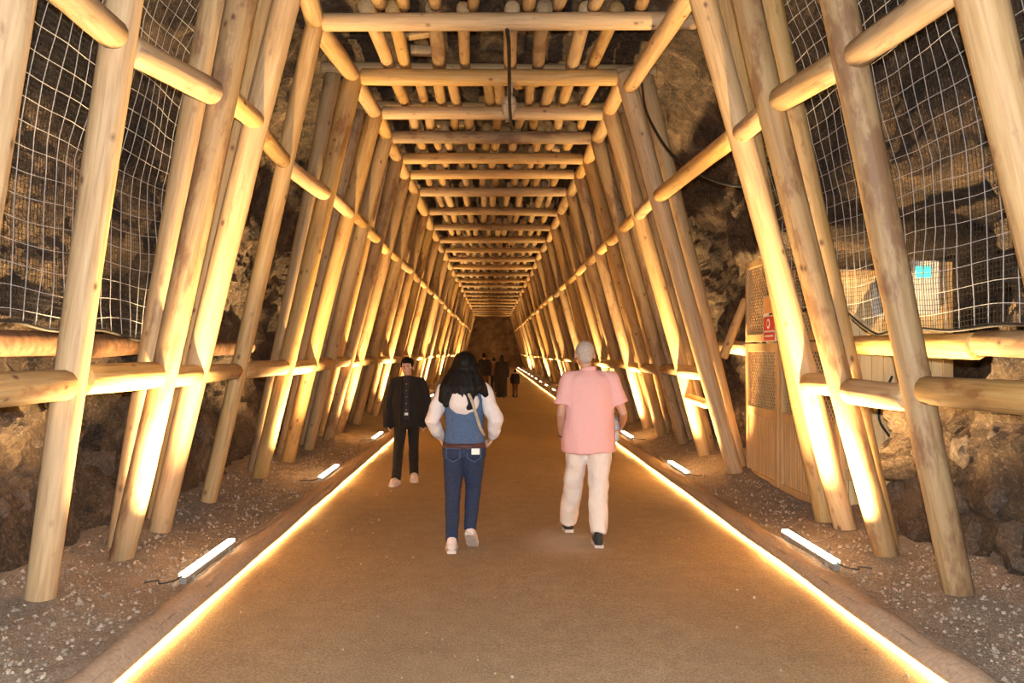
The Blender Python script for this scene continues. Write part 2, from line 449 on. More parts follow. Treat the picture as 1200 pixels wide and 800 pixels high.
def rails():
    spec = [('side_rail', 0, 1.46, .088, 'waist-high log rail wedged between posts on the wall opposite the gate', 'lower rails opposite the gate'),
            ('side_rail', 1, 1.37, .088, 'waist-high log rail wedged between posts on the gate side', 'lower rails on the gate side'),
            ('side_rail', 0, 3.58, .088, 'log rail high up between posts on the wall opposite the gate', 'upper rails opposite the gate'),
            ('side_rail', 1, 3.54, .088, 'log rail high up between posts on the gate side', 'upper rails on the gate side'),
            ('roof_stringer', 0, 5.0, .102, 'log stringer joining frame tops on the wall side opposite the gate', 'stringers opposite the gate'),
            ('roof_stringer', 1, 5.0, .102, 'log stringer joining frame tops on the gate side', 'stringers on the gate side')]
    for name, s, z, r, lab, grp in spec:
        P = [(p[0], p[1+s]) for p in posts if p[1+s] is not None]
        if name == 'side_rail':     # the stretch that comes in from beside the camera
            a = P[0][1]; b = at_z(a, z); c = Vector((b.x+(.10 if s else -.10), 2.4, z))
        for (ya,pa),(yb,pb) in zip(P, P[1:]):
            if s == 1 and name == 'side_rail' and ya < 8 and yb > 9:
                if z < 2: continue
            zz = z+random.uniform(-.03,.03)
            if name == 'roof_stringer' and s == 1 and ya < 8 < 9 < yb: zz = 4.855
            a, b = at_z(pa, zz), at_z(pb, zz+random.uniform(-.02,.02)); d = (b-a).normalized()
            rr = r*random.uniform(.93,1.07)*(1.12 if ya < 6 else 1)
            tag(log(name, a+d*.085, b-d*.075, rr, rr*random.uniform(.92,1.05)), lab, 'log rail' if name == 'side_rail' else 'roof log', grp)
        # a length running on toward the tunnel mouth
rails()
# back rails lying against the rock at eye height, in the netted bays
for s, segs in ((-1, ((3.6,6.45),(6.45,8.9),(9.3,11.2))), (1, ((3.7,5.75),(5.75,7.35),(10.95,12.4)))):
    for a,b in segs:
        m_ = (b-a)/2
        def bear(y0, y1): return s*max(3.04,min(3.34,min(rock_x(s,y0+(y1-y0)*q/9,1.69+dz) for q in range(10) for dz in (-.08,0,.08))-.075))+.08
        xa, xb = bear(a,a+m_), bear(b-m_,b)
        if s > 0 and 6 < b < 8: xb, b = 3.38, 7.82
        tag(log('back_rail', (xa,a,1.68), (xb,b-.02,1.70), .10, .088, None, .012, M_LOGD if s < 0 else None),
            ('thick stained barked log, shade painted into its dark brown, lying at eye height between rock and posts opposite the gate' if s < 0 else 'thick peeled log lying at eye height between rock and posts, gate side'), 'log rail', 'back rails ' + ('opposite' if s < 0 else 'gate side'))
tag(log('back_rail', (2.72,10.45,.98), (2.74,11.55,1.0), .06), 'short thin log at knee height between doubled posts beyond the gate', 'log rail')
tag(log('diagonal_brace', (2.90,10.36,1.56), (3.19,10.335,2.30), .06, .055), 'short diagonal brace from log post up to the gate frame', 'brace')
# poles laid lengthwise over the crossbeams
ROOFY = [p[0] for p in posts]
npole = 0
far_bm = bmesh.new()
for i in range(3, len(ROOFY)-1):
    a = BACKY[i]+.16 if i in BACKY else ROOFY[i]+.10
    b = BACKY[i+1]-.155 if i+1 in BACKY else ROOFY[i+1]-.06
    k = random.choice((9,9,10)) if i > 4 else 8
    lt, rt = posts[i][1][1].x+.22, (posts[i][2][1].x if posts[i][2] else 1.72)-.15
    for q in range(k):
        x = lt+(rt-lt)*(q+random.uniform(.2,.8))/k; xx = x+random.uniform(-.06,.06)
        r = random.uniform(.070,.088); z = TOPZ+.092+r
        if i < 14:
            tag(log('roof_pole', (x,a-.08,z), (xx,b+.08,z+random.uniform(0,.02)), r, r*random.uniform(.85,1.), None, .02),
                'thin pole laid lengthwise over the roof crossbeams', 'roof pole', 'poles over the crossbeams')
        else:
            add_tube(far_bm, [(x,a-.05,z),(xx,b+.05,z)], r, 6, False)
tag(from_bm('roof_poles', far_bm, M_LOG), 'distant thin poles closing the roof far down the tunnel', 'roof poles', None, 'stuff')
# packing billets between poles and rock, just above the first bays
for i in range(14):
    x = random.uniform(-1.4,1.4); yy = 7.7+.6*i+random.uniform(-.15,.15)
    bm = bmesh.new(); L = random.uniform(.25,.6)
    add_box(bm, (-L/2,-.07,-.05), (L/2,.07,.05)); bmesh.ops.bevel(bm, geom=list(bm.edges), offset=.012, segments=1, affect='EDGES')
    o = from_bm('packing_block', bm, M_LOG, None, (x,yy,TOPZ+.092+.155+.05)); o.rotation_euler.z = random.uniform(-.5,.5)
    tag(o, 'offcut wood block lying on top of the roof poles', 'wood block', 'packing blocks over the roof poles')

# ------------------------------------------------------------------ kerbs and lights
def kerb(x, s, lab):
    root = empty('led_kerb', (x,0,0)); tag(root, lab, 'led kerb')
    ysx = ysteps(Y0+.2, 76, .10, 2.0, 22)
    def prof_mesh(pts, nm, mat, jit=0.):
        rws = []
        for yy in ysx:
            rws.append([(s*px, yy, pz+(jit if px > -.03 and pz > .07 else 0)*(noise.noise((px*7,yy*2.6,s*4.))+.5*noise.noise((px*17,yy*7.,s*9.)))+(.010*noise.noise((yy*.9,s*7.,1.)) if px < -.025 else 0)) for px,pz in pts])
        n = len(pts); verts = [v for r in rws for v in r]; fc = []
        for i in range(len(rws)-1):
            for j in range(n-1):
                a = i*n+j; fc.append((a,a+1,a+n+1,a+n) if s < 0 else (a+n,a+n+1,a+1,a))
        me = D.meshes.new(nm); me.from_pydata(verts,[],fc); me.update()
        return link_mesh(nm, me, mat, root, None, nm == 'kerb_board')
    prof_mesh([(-.006,-.02),(-.006,.024),(.004,.026),(.004,.052),(-.034,.046),(-.040,.062),(-.02,.090),(.01,.112),(.035,.122),(.06,.126),(.09,.124),(.12,.114),(.145,.096),(.172,.065)], 'kerb_board', M_KERB, .022)
    prof_mesh([(.002,.048),(-.026,.043)], 'led_strip', M_STRIP)
kerb(XL, -1, 'dirt-topped kerb with glowing warm led strip, along path opposite the gate')
kerb(XR, 1, 'dirt-topped kerb with glowing warm led strip, along path on the gate side')

def led_bar(x, y, s, lab, grp):
    z = ground(x, y+.5)
    root = empty('led_floor_light', (x,y,z)); tag(root, lab, 'floor light', grp)
    tilt = Matrix.Rotation(s*math.radians(18), 4, 'Y')
    T = Matrix.Translation((0,0,.022))
    bm = bmesh.new(); add_box(bm, (-.026,0,-.03), (.026,1.05,.018), T); from_bm('housing', bm, M_ALU, root, None, False)
    bm = bmesh.new(); add_box(bm, (-.026,.005,.0185), (.026,1.045,.040), T); from_bm('diffuser', bm, M_BARLED, root, None, False)
    for yy in (.12,.9):
        bm = bmesh.new(); add_box(bm, (-.034,yy,-.03), (.034,yy+.04,.018)); from_bm('bracket', bm, M_GREY, root, None, False)
    bm = bmesh.new()
    y_end = -.02
    add_tube(bm, bez([(0,0,.05),(s*.04,y_end-.03,.03),(s*.12,y_end-.06,.02),(s*.16,y_end+.03,.015),(s*.24,y_end+.0,.012)],5), .006, 6)
    from_bm('power_cable', bm, M_BLACK, root)
    L = D.lights.new('led_bar_light','AREA'); L.shape = 'RECTANGLE'; L.size = .04; L.size_y = 1.02; L.energy = BAR_W; L.color = BAR_COL; L.spread = math.radians(92)
    lo = D.objects.new('led_bar_light', L); COL.objects.link(lo); lo.parent = root
    lo.matrix_local = T @ Matrix.Translation((0,.525,.046)) @ tilt @ Matrix.Rotation(PI,4,'Y')
yb = [5.6,10.05,14.5]
while yb[-1] < 77: yb.append(yb[-1]+4.5)  # the last few lights down the row are added to brighten the end wall
for y in yb:
    led_bar(-2.07, y, -1, 'linear white led floor light washing the posts opposite the gate', 'floor lights opposite the gate')
for y in [5.85,10.35]+yb[2:]:
    led_bar(2.45, y, 1, 'linear white led floor light washing the posts on the gate side', 'floor lights on the gate side')
def cable(name, pts, r, lab, mat=None, cat='cable'):
    bm = bmesh.new(); add_tube(bm, bez(pts,8), r, 7)
    return tag(from_bm(name, bm, mat or M_BLACK), lab, cat)
LAND = mesh_bvh(D.objects['ground_left'], D.objects['ground_right'])
KERB = []
for o in D.objects:
    if o.name.startswith('kerb_board'):
        vv = [v.co+o.parent.location for v in o.data.vertices]; KERB.append(BVHTree.FromPolygons(vv, [list(p.vertices) for p in o.data.polygons]))
def land_z(x, y):
    zs = [t.ray_cast(Vector((x,y,1.)), Vector((0,0,-1)))[0] for t in [LAND]+KERB]
    return max([h.z for h in zs if h is not None] or [0.])
def lay(pts, r):
    out = []
    for p in bez([(x,y,0) for x,y in pts], 6): out.append((p.x,p.y,land_z(p.x,p.y)+r*1.2))
    return out
cable('thin_wire', lay([(-2.07,6.66),(-1.99,7.1),(-1.94,7.5),(-1.97,7.8),(-2.02,7.75)], .005), .005, 'thin pale wire trailing on the dirt from a floor light', M_KERB)
cable('dry_stalk', lay([(2.92,6.98),(2.82,6.85),(2.68,6.75),(2.55,6.80)], .006), .006, 'dry straw stalk lying on the dirt beside the gate', M_KERB, 'stalk')

# ------------------------------------------------------------------ wire nets over the rock
def net_x(s, y, z):
    P = ((1.6,2.97),(3.0,2.95),(4.2,2.66),(5.3,2.22))
    for (a,xa),(b,xb) in zip(P,P[1:]):
        if z <= b: break
    t = (z-a)/(b-a); x = xa+(xb-xa)*t
    x += .07*noise.noise((y*.9,z*.8,s*6.))+.03*noise.noise((y*2.5,z*2.2,s*3.))
    return .08+s*min(x, rock_near(s,y,z)-.085)
_rk = {}
def rock_near(s, y, z):
    def g(a, b):
        if (s,a,b) not in _rk: _rk[s,a,b] = rock_x(s,a*.07,b*.07)
        return _rk[s,a,b]
    def soft(a, b): return min(g(a+i,b+j) for i in (-1,0,1) for j in (-1,0,1))
    u, v = y/.07, z/.07; a, b = int(u), int(v); fu, fv = u-a, v-b
    return (soft(a,b)*(1-fu)+soft(a+1,b)*fu)*(1-fv)+(soft(a,b+1)*(1-fu)+soft(a+1,b+1)*fu)*fv
def wire_lines(bm, s, ya, yb, zlo, zhi, cell, r, off, warp):
    n = int((yb-ya)/cell)
    def P(y,z):
        yy = y+warp*noise.noise((y*1.4,z*1.3,2.)); zz = z+warp*noise.noise((y*1.4,z*1.3,9.))
        return Vector((net_x(s,yy,zz)+s*off, yy, zz))
    def strip(pts):
        rings = []
        for p in pts:
            rings.append([bm.verts.new(p+Vector(d)*r) for d in ((s*1.,0,0),(-s*.5,.6,.6),(-s*.5,-.6,-.6))])
        for a,b in zip(rings,rings[1:]):
            for k in range(3): bm.faces.new((a[k],a[(k+1)%3],b[(k+1)%3],b[k]))
    for i in range(n+1):
        y = ya+i*cell; z0 = zlo(y); m = max(4,int((zhi-z0)/.16))
        strip([P(y, z0+(zhi-z0)*k/m) for k in range(m+1)])
    z = min(zlo(ya+q*.1) for q in range(int((yb-ya)*10)))
    while z < zhi:
        run = []
        m = int((yb-ya)/.14)
        for k in range(m+1):
            y = ya+(yb-ya)*k/m
            if z >= zlo(y)-.01: run.append(P(y,z))
            elif len(run) > 1: strip(run); run = []
            else: run = []
        if len(run) > 1: strip(run)
        z += cell
for s, ya, yb, lab in ((-1,3.3,8.0,'galvanised wire net draped over the rock opposite the gate'),(1,3.3,8.9,'galvanised wire net draped over the rock on the gate side')):
    zlo = lambda y, s=s: 1.78+.10*noise.noise((y*1.1,s*2.,4.))+(.25*sstep(6.4,7.2,y) if s > 0 else 0)
    root = empty('wire_net', (0,0,0)); tag(root, lab, 'wire net')
    bm = bmesh.new(); wire_lines(bm, s, ya, yb, zlo, 4.98, .145, .0036, 0., .04); tag(from_bm('coarse_wires', bm, M_WIRE, root, None, False), kind='stuff')
    bm = bmesh.new(); wire_lines(bm, s, ya, yb, zlo, 4.98, .036, .0024, .05, .03); tag(from_bm('fine_wires', bm, M_FINE, root, None, False), kind='stuff')
    bm = bmesh.new(); add_tube(bm, [(net_x(s,ya+(yb-ya)*k/40,zlo(ya+(yb-ya)*k/40))-s*.01, ya+(yb-ya)*k/40, zlo(ya+(yb-ya)*k/40)) for k in range(41)], .012, 6)
    from_bm('edge_cable', bm, M_FINE, root)

# ------------------------------------------------------------------ lattice gate and the booth behind it
GX = 3.20
def part_box(name, lo, hi, mat, parent, bev=.006):
    c = [(a+b)/2 for a,b in zip(lo,hi)]
    bm = bmesh.new(); add_box(bm, [a-q for a,q in zip(lo,c)], [b-q for b,q in zip(hi,c)])
    if bev: bmesh.ops.bevel(bm, geom=list(bm.edges), offset=bev, segments=1, affect='EDGES')
    return from_bm(name, bm, mat, parent, Vector(c)-parent_loc(parent), False)
def parent_loc(p):
    v = Vector((0,0,0))
    while p is not None: v += Vector(p.location); p = p.parent
    return v
def lattice(parent, ya, yb, za, zb, sp=.052, w=.012):
    bm = bmesh.new(); W, H = yb-ya, zb-za
    for sg, xo in ((1,-.006),(-1,.004)):
        c = -H if sg > 0 else 0
        end = W if sg > 0 else W+H
        while c < end:
            pts = []
            for z in (0,H):
                yv = c+z if sg > 0 else c-z
                pts.append((yv,z))
            (y0_,z0_),(y1_,z1_) = pts
            # clip to 0..W in y
            def clip(yv): return (yv-y0_)/(y1_-y0_)
            t0, t1 = 0., 1.
            ta, tb = sorted((clip(0),clip(W))); t0, t1 = max(t0,ta), min(t1,tb)
            if t1-t0 > .01:
                a = Vector((GX+xo, ya+y0_+(y1_-y0_)*t0, za+H*t0)); b = Vector((GX+xo, ya+y0_+(y1_-y0_)*t1, za+H*t1))
                d = (b-a).normalized(); n = Vector((1,0,0)); u = d.cross(n)*w*.5; t = n*.004
                v8 = [bm.verts.new(p+e*u+f*t) for p in (a,b) for e in (-1,1) for f in (-1,1)]
                for f in ((0,1,3,2),(4,6,7,5),(0,4,5,1),(2,3,7,6)): bm.faces.new([v8[i] for i in f])
            c += sp*1.414
    o = from_bm('lattice', bm, M_BOARD, parent, -parent_loc(parent), False)
    return tag(o, kind='stuff')
gate = empty('lattice_gate', (GX,8.9,.05)); tag(gate, 'tall wooden gate with diamond lattice over slatted lower panels', 'gate')
for ya, yb in ((7.5,9.10),(9.14,10.3)):
    leaf = empty('gate_leaf', Vector((GX,ya,.05))-gate.location); leaf.parent = gate
    for (a,b) in ((ya,ya+.09),(yb-.09,yb)): part_box('stile', (GX-.03,a,.05), (GX+.03,b,1.74), M_BOARD, leaf)
    for (a,b) in ((.05,.19),(.88,.98),(1.64,1.74)): part_box('rail', (GX-.028,ya+.09,a), (GX+.028,yb-.09,b), M_BOARD, leaf)
    n = round((yb-ya-.18)/.075); w = (yb-ya-.18)/n
    for i in range(n):
        part_box('slat', (GX-.012,ya+.09+i*w+.007,.18), (GX+.010,ya+.09+(i+1)*w-.007,.89), M_BOARD, leaf, .004)
    lattice(leaf, ya+.08, yb-.08, .97, 1.65)
for ya, yb in ((7.9,9.10),(9.14,10.3)):
    tz = 2.74 if ya > 9 else 2.5
    leaf = empty('transom_panel', Vector((GX,ya,1.76))-gate.location); leaf.parent = gate
    for (a,b) in ((ya,ya+.07),(yb-.07,yb)): part_box('stile', (GX-.03,a,1.76), (GX+.03,b,tz), M_BOARD, leaf)
    for (a,b) in ((1.76,1.85),(tz-.08,tz)): part_box('rail', (GX-.034,ya+.07,a), (GX+.03,yb-.07,b), M_BOARD, leaf)
    lattice(leaf, ya+.06, yb-.06, 1.84, tz-.07)
M_SIGNR = plain('sign_red', (.62,.035,.03), .45, 0, .05); M_SIGNW = plain('sign_white', (.85,.82,.76), .5, 0, .03); M_SIGNO = plain('sign_orange', (.85,.42,.16), .5, 0, .05)
sg = empty('notice_board', (GX-.04,9.36,1.74)); tag(sg, 'red and white notice fixed on the gate lattice', 'sign')
part_box('board', (GX-.045,9.16,1.76), (GX-.031,9.56,2.28), M_SIGNW, sg, 0)
part_box('orange_field', (GX-.049,9.18,2.08), (GX-.044,9.54,2.27), M_SIGNO, sg, 0)
part_box('red_field', (GX-.049,9.18,1.88), (GX-.044,9.54,2.04), M_SIGNR, sg, 0)
part_box('red_field', (GX-.049,9.18,1.77), (GX-.044,9.54,1.86), M_SIGNR, sg, 0)
bm = bmesh.new(); add_ell(bm, (0,0,0), (.004,.06,.06), None, 16, 8); o = from_bm('white_disc', bm, M_SIGNW, sg, Vector((GX-.05,9.38,1.96))-sg.location)
bm = bmesh.new(); add_ell(bm, (0,0,0), (.004,.035,.035), None, 12, 6); from_bm('red_symbol', bm, M_SIGNR, sg, Vector((GX-.0535,9.38,1.96))-sg.location)
part_box('white_line', (GX-.052,9.22,1.81), (GX-.047,9.50,1.83), M_SIGNW, sg, 0)

booth = empty('wooden_booth', (3.8,7.85,.1)); tag(booth, 'pale timber booth wall of upright boards behind the log posts', 'booth')
x = 3.27
while x < 4.3:
    part_box('board', (x+.003,7.80,.05), (x+.112,7.825,2.42+.01*random.random()), M_BOARD2, booth, .004); x += .115
part_box('corner_post', (4.29,7.78,.05), (4.39,7.88,2.50), M_BOARD, booth)
part_box('skirting', (3.27,7.775,.42), (4.29,7.80,.52), M_BOARD, booth)
part_box('top_rail', (3.27,7.775,2.34), (4.29,7.80,2.42), M_BOARD, booth)
pc = empty('sign_box', (4.1,7.74,2.0)); tag(pc, 'white sign box with glowing green emergency light on the booth', 'sign')
part_box('box', (3.97,7.70,2.0), (4.22,7.775,2.50), M_SIGNW, pc)
part_box('green_light', (3.99,7.692,2.34), (4.13,7.702,2.44), emis('green_light', (.06,.75,.55), 2.2), pc, 0)
# torn paper
bm = bmesh.new()
pts = [(3.62,2.36),(3.84,2.34),(3.85,2.05),(3.80,1.93),(3.76,1.97),(3.70,1.95),(3.60,2.0)]
vf = [bm.verts.new((px,7.776+.002*math.sin(k*2.),pz)) for k,(px,pz) in enumerate(pts)]; vb = [bm.verts.new((v.co.x,v.co.y-.003,v.co.z)) for v in vf]
bm.faces.new(vf); bm.faces.new(vb[::-1])
for k in range(len(vf)): bm.faces.new((vf[k],vb[k],vb[(k+1)%len(vf)],vf[(k+1)%len(vf)]))
tag(from_bm('paper_sheet', bm, M_SIGNW, None, None, False), 'torn white sheet pinned on the pale booth boards', 'paper')
cable('booth_cable', [(3.80,7.79,1.40),(3.69,7.785,1.16),(3.68,7.785,.98),(3.79,7.78,.80),(3.87,7.764,.58),(3.85,7.764,.42),(3.74,7.78,.32),(3.70,7.785,.16)], .012, 'black cable looping down the booth boards')
cable('hanging_cable', [(1.69,9.70,4.90),(1.77,9.76,4.84),(1.84,9.75,4.45),(2.06,9.4,3.89),(2.375,9.0,3.54),(2.66,8.82,3.42),(net_x(1,8.75,3.40)+.02,8.75,3.40)], .016, 'black cable hanging from the roof corner over to the wire net')
cable('roof_cable', [(.15,8.36,4.90),(.17,8.6,4.84),(.19,9.3,4.79),(.21,10.2,4.755),(.25,11.2,4.755),(.28,11.5,4.77),(.30,11.8,4.86),(.31,11.93,5.10)], .022, 'thick black cable slung below the roof crossbeams')
lamp = empty('bulkhead_lamp', (.22,10.85,4.86)); tag(lamp, 'grey oval bulkhead lamp under the roof crossbeams', 'lamp')
bm = bmesh.new(); add_ell(bm, (0,0,0), (.10,.50,.05), None, 20, 10); from_bm('housing', bm, M_GREY, lamp)
bm = bmesh.new(); add_ell(bm, (0,0,-.018), (.08,.44,.05), None, 20, 10); from_bm('glass', bm, M_GLASSW, lamp)
for yy in (-.3,0,.3):
    bm = bmesh.new(); w = .085*math.sqrt(max(.05,1-(yy/.5)**2))
    add_tube(bm, [(-w-.005,yy,.0),(-w*.8,yy,-.05),(0,yy,-.072),(w*.8,yy,-.05),(w+.005,yy,0)], .007, 6); from_bm('guard_bar', bm, M_ALU, lamp)
bm = bmesh.new(); add_box(bm, (-.035,-.82,.030), (.035,.84,.052)); from_bm('mounting_bar', bm, M_GREY, lamp, None, False)

# ------------------------------------------------------------------ gravel and embedded stones
def pebble(bm, c, r):
    ax = Vector((random.uniform(.7,1.3),random.uniform(.7,1.3),random.uniform(.5,.9)))*r
    q = Euler((random.random()*6,random.random()*6,random.random()*6)).to_matrix()
    vs_ = [bm.verts.new(Vector(c)+q @ Vector((d[0]*ax.x,d[1]*ax.y,d[2]*ax.z))) for d in ((1,0,0),(-1,0,0),(0,1,0),(0,-1,0),(0,0,1),(0,0,-1))]
    for f in ((0,2,4),(2,1,4),(1,3,4),(3,0,4),(2,0,5),(1,2,5),(3,1,5),(0,3,5)): bm.faces.new([vs_[i] for i in f])
for side, x0, s in (('opposite the gate', XL, -1), ('on the gate side', XR, 1)):
    bm = bmesh.new()
    for i in range(5500):
        yy = 3.4+11*random.random()**1.6; dd = .19+1.1*random.random()**.8; xx = x0+s*dd
        r = .004+.016*random.random()**4
        if abs(xx-.08) > rock_x(s, yy, ground(xx,yy)+.03)-.05: continue
        if s > 0 and 7.3 < yy < 10.5 and xx > GX-.06: continue
        if any(abs(yy-fy) < .14 and abs(xx-fx) < .15 for fx,fy in FEET): continue
        pebble(bm, (xx,yy,ground(xx,yy)+r*.3), r)
    tag(from_bm('gravel', bm, M_GRAVEL, None, None, False), 'grey gravel strewn over the loose dirt ' + side, 'gravel', None, 'stuff')
bm = bmesh.new()
for i in range(700):
    yy = 3.5+9*random.random()**1.5; xx = random.uniform(XL+.05,XR-.05)
    if any(abs(xx-fx) < .36 and abs(yy-fy) < .62 for fx,fy in ((.835,7.2),(-.235,6.9),(-1.065,10.42))): continue
    pebble(bm, (xx,yy,.004), .003+.010*random.random()**6)
tag(from_bm('path_grit', bm, M_GRAVEL, None, None, False), 'fine grit scattered over the packed dirt path', 'grit', None, 'stuff')
stone_meshes = []
for k in range(5):
    bm = bmesh.new(); bmesh.ops.create_icosphere(bm, subdivisions=2, radius=1.)
    for v in bm.verts: v.co *= 1+.55*noise.noise(v.co*1.5+Vector((k*9,0,0)))+.2*noise.noise(v.co*3.+Vector((k*5,2,0)))
    me = D.meshes.new('stone'); bm.to_mesh(me); bm.free(); me.materials.append(M_STONE); stone_meshes.append(me)
for side, n in ((1,60),(-1,40)):
    w = D.objects['wall_right' if side > 0 else 'wall_left']
    for i in range(n):
        yy = 4.4+2.9*random.random() if side > 0 else 4.4+5*random.random(); ss = random.uniform(.06,.22)
        p = Vector(rockpt(ss, yy, side)); r = random.uniform(.05,.13)
        o = D.objects.new('stone', random.choice(stone_meshes)); COL.objects.link(o); o.parent = w
        o.location = p+Vector((side*.045,0,0)); o.scale = (r*.75,r*random.uniform(.7,1.2),r*random.uniform(.6,1.)); o.rotation_euler = (random.random()*6,random.uniform(-.5,.5),random.uniform(-.5,.5))

# ------------------------------------------------------------------ people
def cloth(name, col, rough=.85, scale=60, amt=.1, bump=.15): return plain(name, col, rough, 0, amt, scale, bump)
M_SKIN = plain('skin_tan', (.50,.27,.18), .55, 0, .05, 12); M_SKIN2 = plain('skin_light', (.60,.36,.25), .55, 0, .05, 12)
def solid(name, bm, mat, parent=None, voxel=.008, sm=6, fold=0., fscale=7., fz=.5):
    """one continuous skin over overlapping volumes"""
    me = D.meshes.new(name); bmesh.ops.recalc_face_normals(bm, faces=bm.faces); bm.to_mesh(me); bm.free()
    o = D.objects.new(name, me); COL.objects.link(o)
    m = o.modifiers.new('r','REMESH'); m.mode = 'VOXEL'; m.voxel_size = voxel
    m = o.modifiers.new('s','SMOOTH'); m.iterations = sm; m.factor = .5
    bpy.context.view_layer.update()
    dg = bpy.context.evaluated_depsgraph_get()
    new = D.meshes.new_from_object(o.evaluated_get(dg)); D.objects.remove(o); D.meshes.remove(me)
    if fold:
        co = [(v.co.copy(), v.normal.copy()) for v in new.vertices]
        for v,(c,n) in zip(new.vertices, co):
            q = noise.noise((c.x*fscale, c.y*fscale, c.z*fscale*fz))+.5*noise.noise((c.x*fscale*2.3, c.y*fscale*2.3, c.z*fscale*2.3*fz+4))
            v.co = c+n*fold*q
    new.name = name; new.materials.clear()
    return link_mesh(name, new, mat, parent)
def frame3(d, n):
    d = Vector(d).normalized(); n = Vector(n); n = (n-d*n.dot(d)).normalized(); return d, d.cross(n), n
def add_hand(bm, wrist, d, palm_n, thumb=1, curl=.5, k=1.):
    """palm with four unequal curled fingers and a thumb leaving its side"""
    w = Vector(wrist); d, s, n = frame3(d, palm_n); s = s*thumb
    M = Matrix((s, n, d)).transposed()
    add_ell(bm, w+d*.045*k, (.040*k,.017*k,.055*k), M, 12, 8)
    add_tube(bm, [w-d*.03*k, w+d*.02*k], [.026*k,.026*k], 10)
    for i,(L) in enumerate((.070,.080,.074,.056)):
        b = w+d*.085*k+s*(.033-.022*i)*k; pts = [b-d*.02*k, b]; a = 0.; p = b
        for f in (.45,.32,.23):
            a += curl*.85; p = p+(d*math.cos(a)+n*math.sin(a))*L*f*k; pts.append(p)
        add_tube(bm, pts, [.0095*k,.0095*k,.009*k,.0085*k,.0075*k], 8)
    b = w+d*.025*k+s*.028*k
    add_tube(bm, [b, b+(d*.55+s*.55+n*.25)*.035*k, b+(d*.75+s*.35+n*.5)*.062*k, b+(d*.8+s*.15+n*.75)*.082*k], [.012*k,.0115*k,.010*k,.008*k], 8)
def add_head(bm, c, k=1., yaw=0., face=True):
    """head facing +Y with jaw, brow, nose, lips, ears and eye hollows"""
    c = Vector(c); R = Matrix.Rotation(yaw,3,'Z')
    def P(x,y,z): return c+R @ Vector((x,y,z))*k
    add_ell(bm, P(0,-.008,.025), (.076*k,.094*k,.088*k), R, 20, 14)
    add_ell(bm, P(0,.022,-.035), (.060*k,.066*k,.078*k), R, 18, 12)
    add_ell(bm, P(0,.060,-.090), (.030*k,.026*k,.022*k), R, 10, 8)
    for s in (-1,1):
        add_ell(bm, P(s*.078,-.012,-.012), (.010*k,.020*k,.032*k), R, 8, 8)
        add_ell(bm, P(s*.036,.072,-.028), (.020*k,.016*k,.018*k), R, 8, 8)
        add_ell(bm, P(s*.030,.082,.022), (.020*k,.010*k,.007*k), R, 8, 6)
    add_tube(bm, [P(0,.086,.012),P(0,.098,-.012),P(0,.108,-.030)], [.008*k,.010*k,.013*k], 8)
    add_ell(bm, P(0,.088,-.062), (.022*k,.010*k,.010*k), R, 10, 6)
def shoe(parent, ankle, yaw, pitch, L, mu, ms, gz=0.):
    """upper with a sole of its own; pitch tips the heel up about the toes"""
    A = Vector((ankle[0],ankle[1],0)); toe = Vector((0,L*.55,0))
    T = Matrix.Translation(A+Vector((0,0,gz))) @ Matrix.Rotation(yaw,4,'Z') @ Matrix.Translation(toe) @ Matrix.Rotation(-pitch,4,'X') @ Matrix.Translation(-toe)
    bm = bmesh.new(); h = .022
    add_tube(bm, [(0,-.045,h+.028),(0,.03,h+.030),(0,L*.42,h+.026),(0,L*.62,h+.018)], [.042,.044,.047,.034], 14)
    add_tube(bm, [(0,-.028,h+.03),(0,-.018,h+.075)], [.044,.043], 12)
    add_tube(bm, [(0,.0,h+.06),(0,L*.32,h+.038)], [.028,.026], 10)
    for v in bm.verts: v.co = T @ v.co
    o = solid('shoe', bm, mu, parent, .007, 4)
    bm = bmesh.new(); R0 = []; 
    out = [(x*1.2,y*1.08) for x,y in [(-.030,-.075),(-.036,-.02),(-.034,.04),(-.044,L*.36),(-.038,L*.55),(-.018,L*.68),(.018,L*.68),(.040,L*.55),(.046,L*.36),(.036,.04),(.036,-.02),(.030,-.075)]]
    a = [bm.verts.new(T @ Vector((x,y,0))) for x,y in out]; b = [bm.verts.new(T @ Vector((x,y,.026))) for x,y in out]
    bm.faces.new(a[::-1]); bm.faces.new(b)
    for k in range(len(out)): bm.faces.new((a[k],a[(k+1)%len(out)],b[(k+1)%len(out)],b[k]))
    bmesh.ops.recalc_face_normals(bm, faces=bm.faces)
    from_bm('sole', bm, ms, o, None, False)
    return o
def V(*a): return Vector(a)
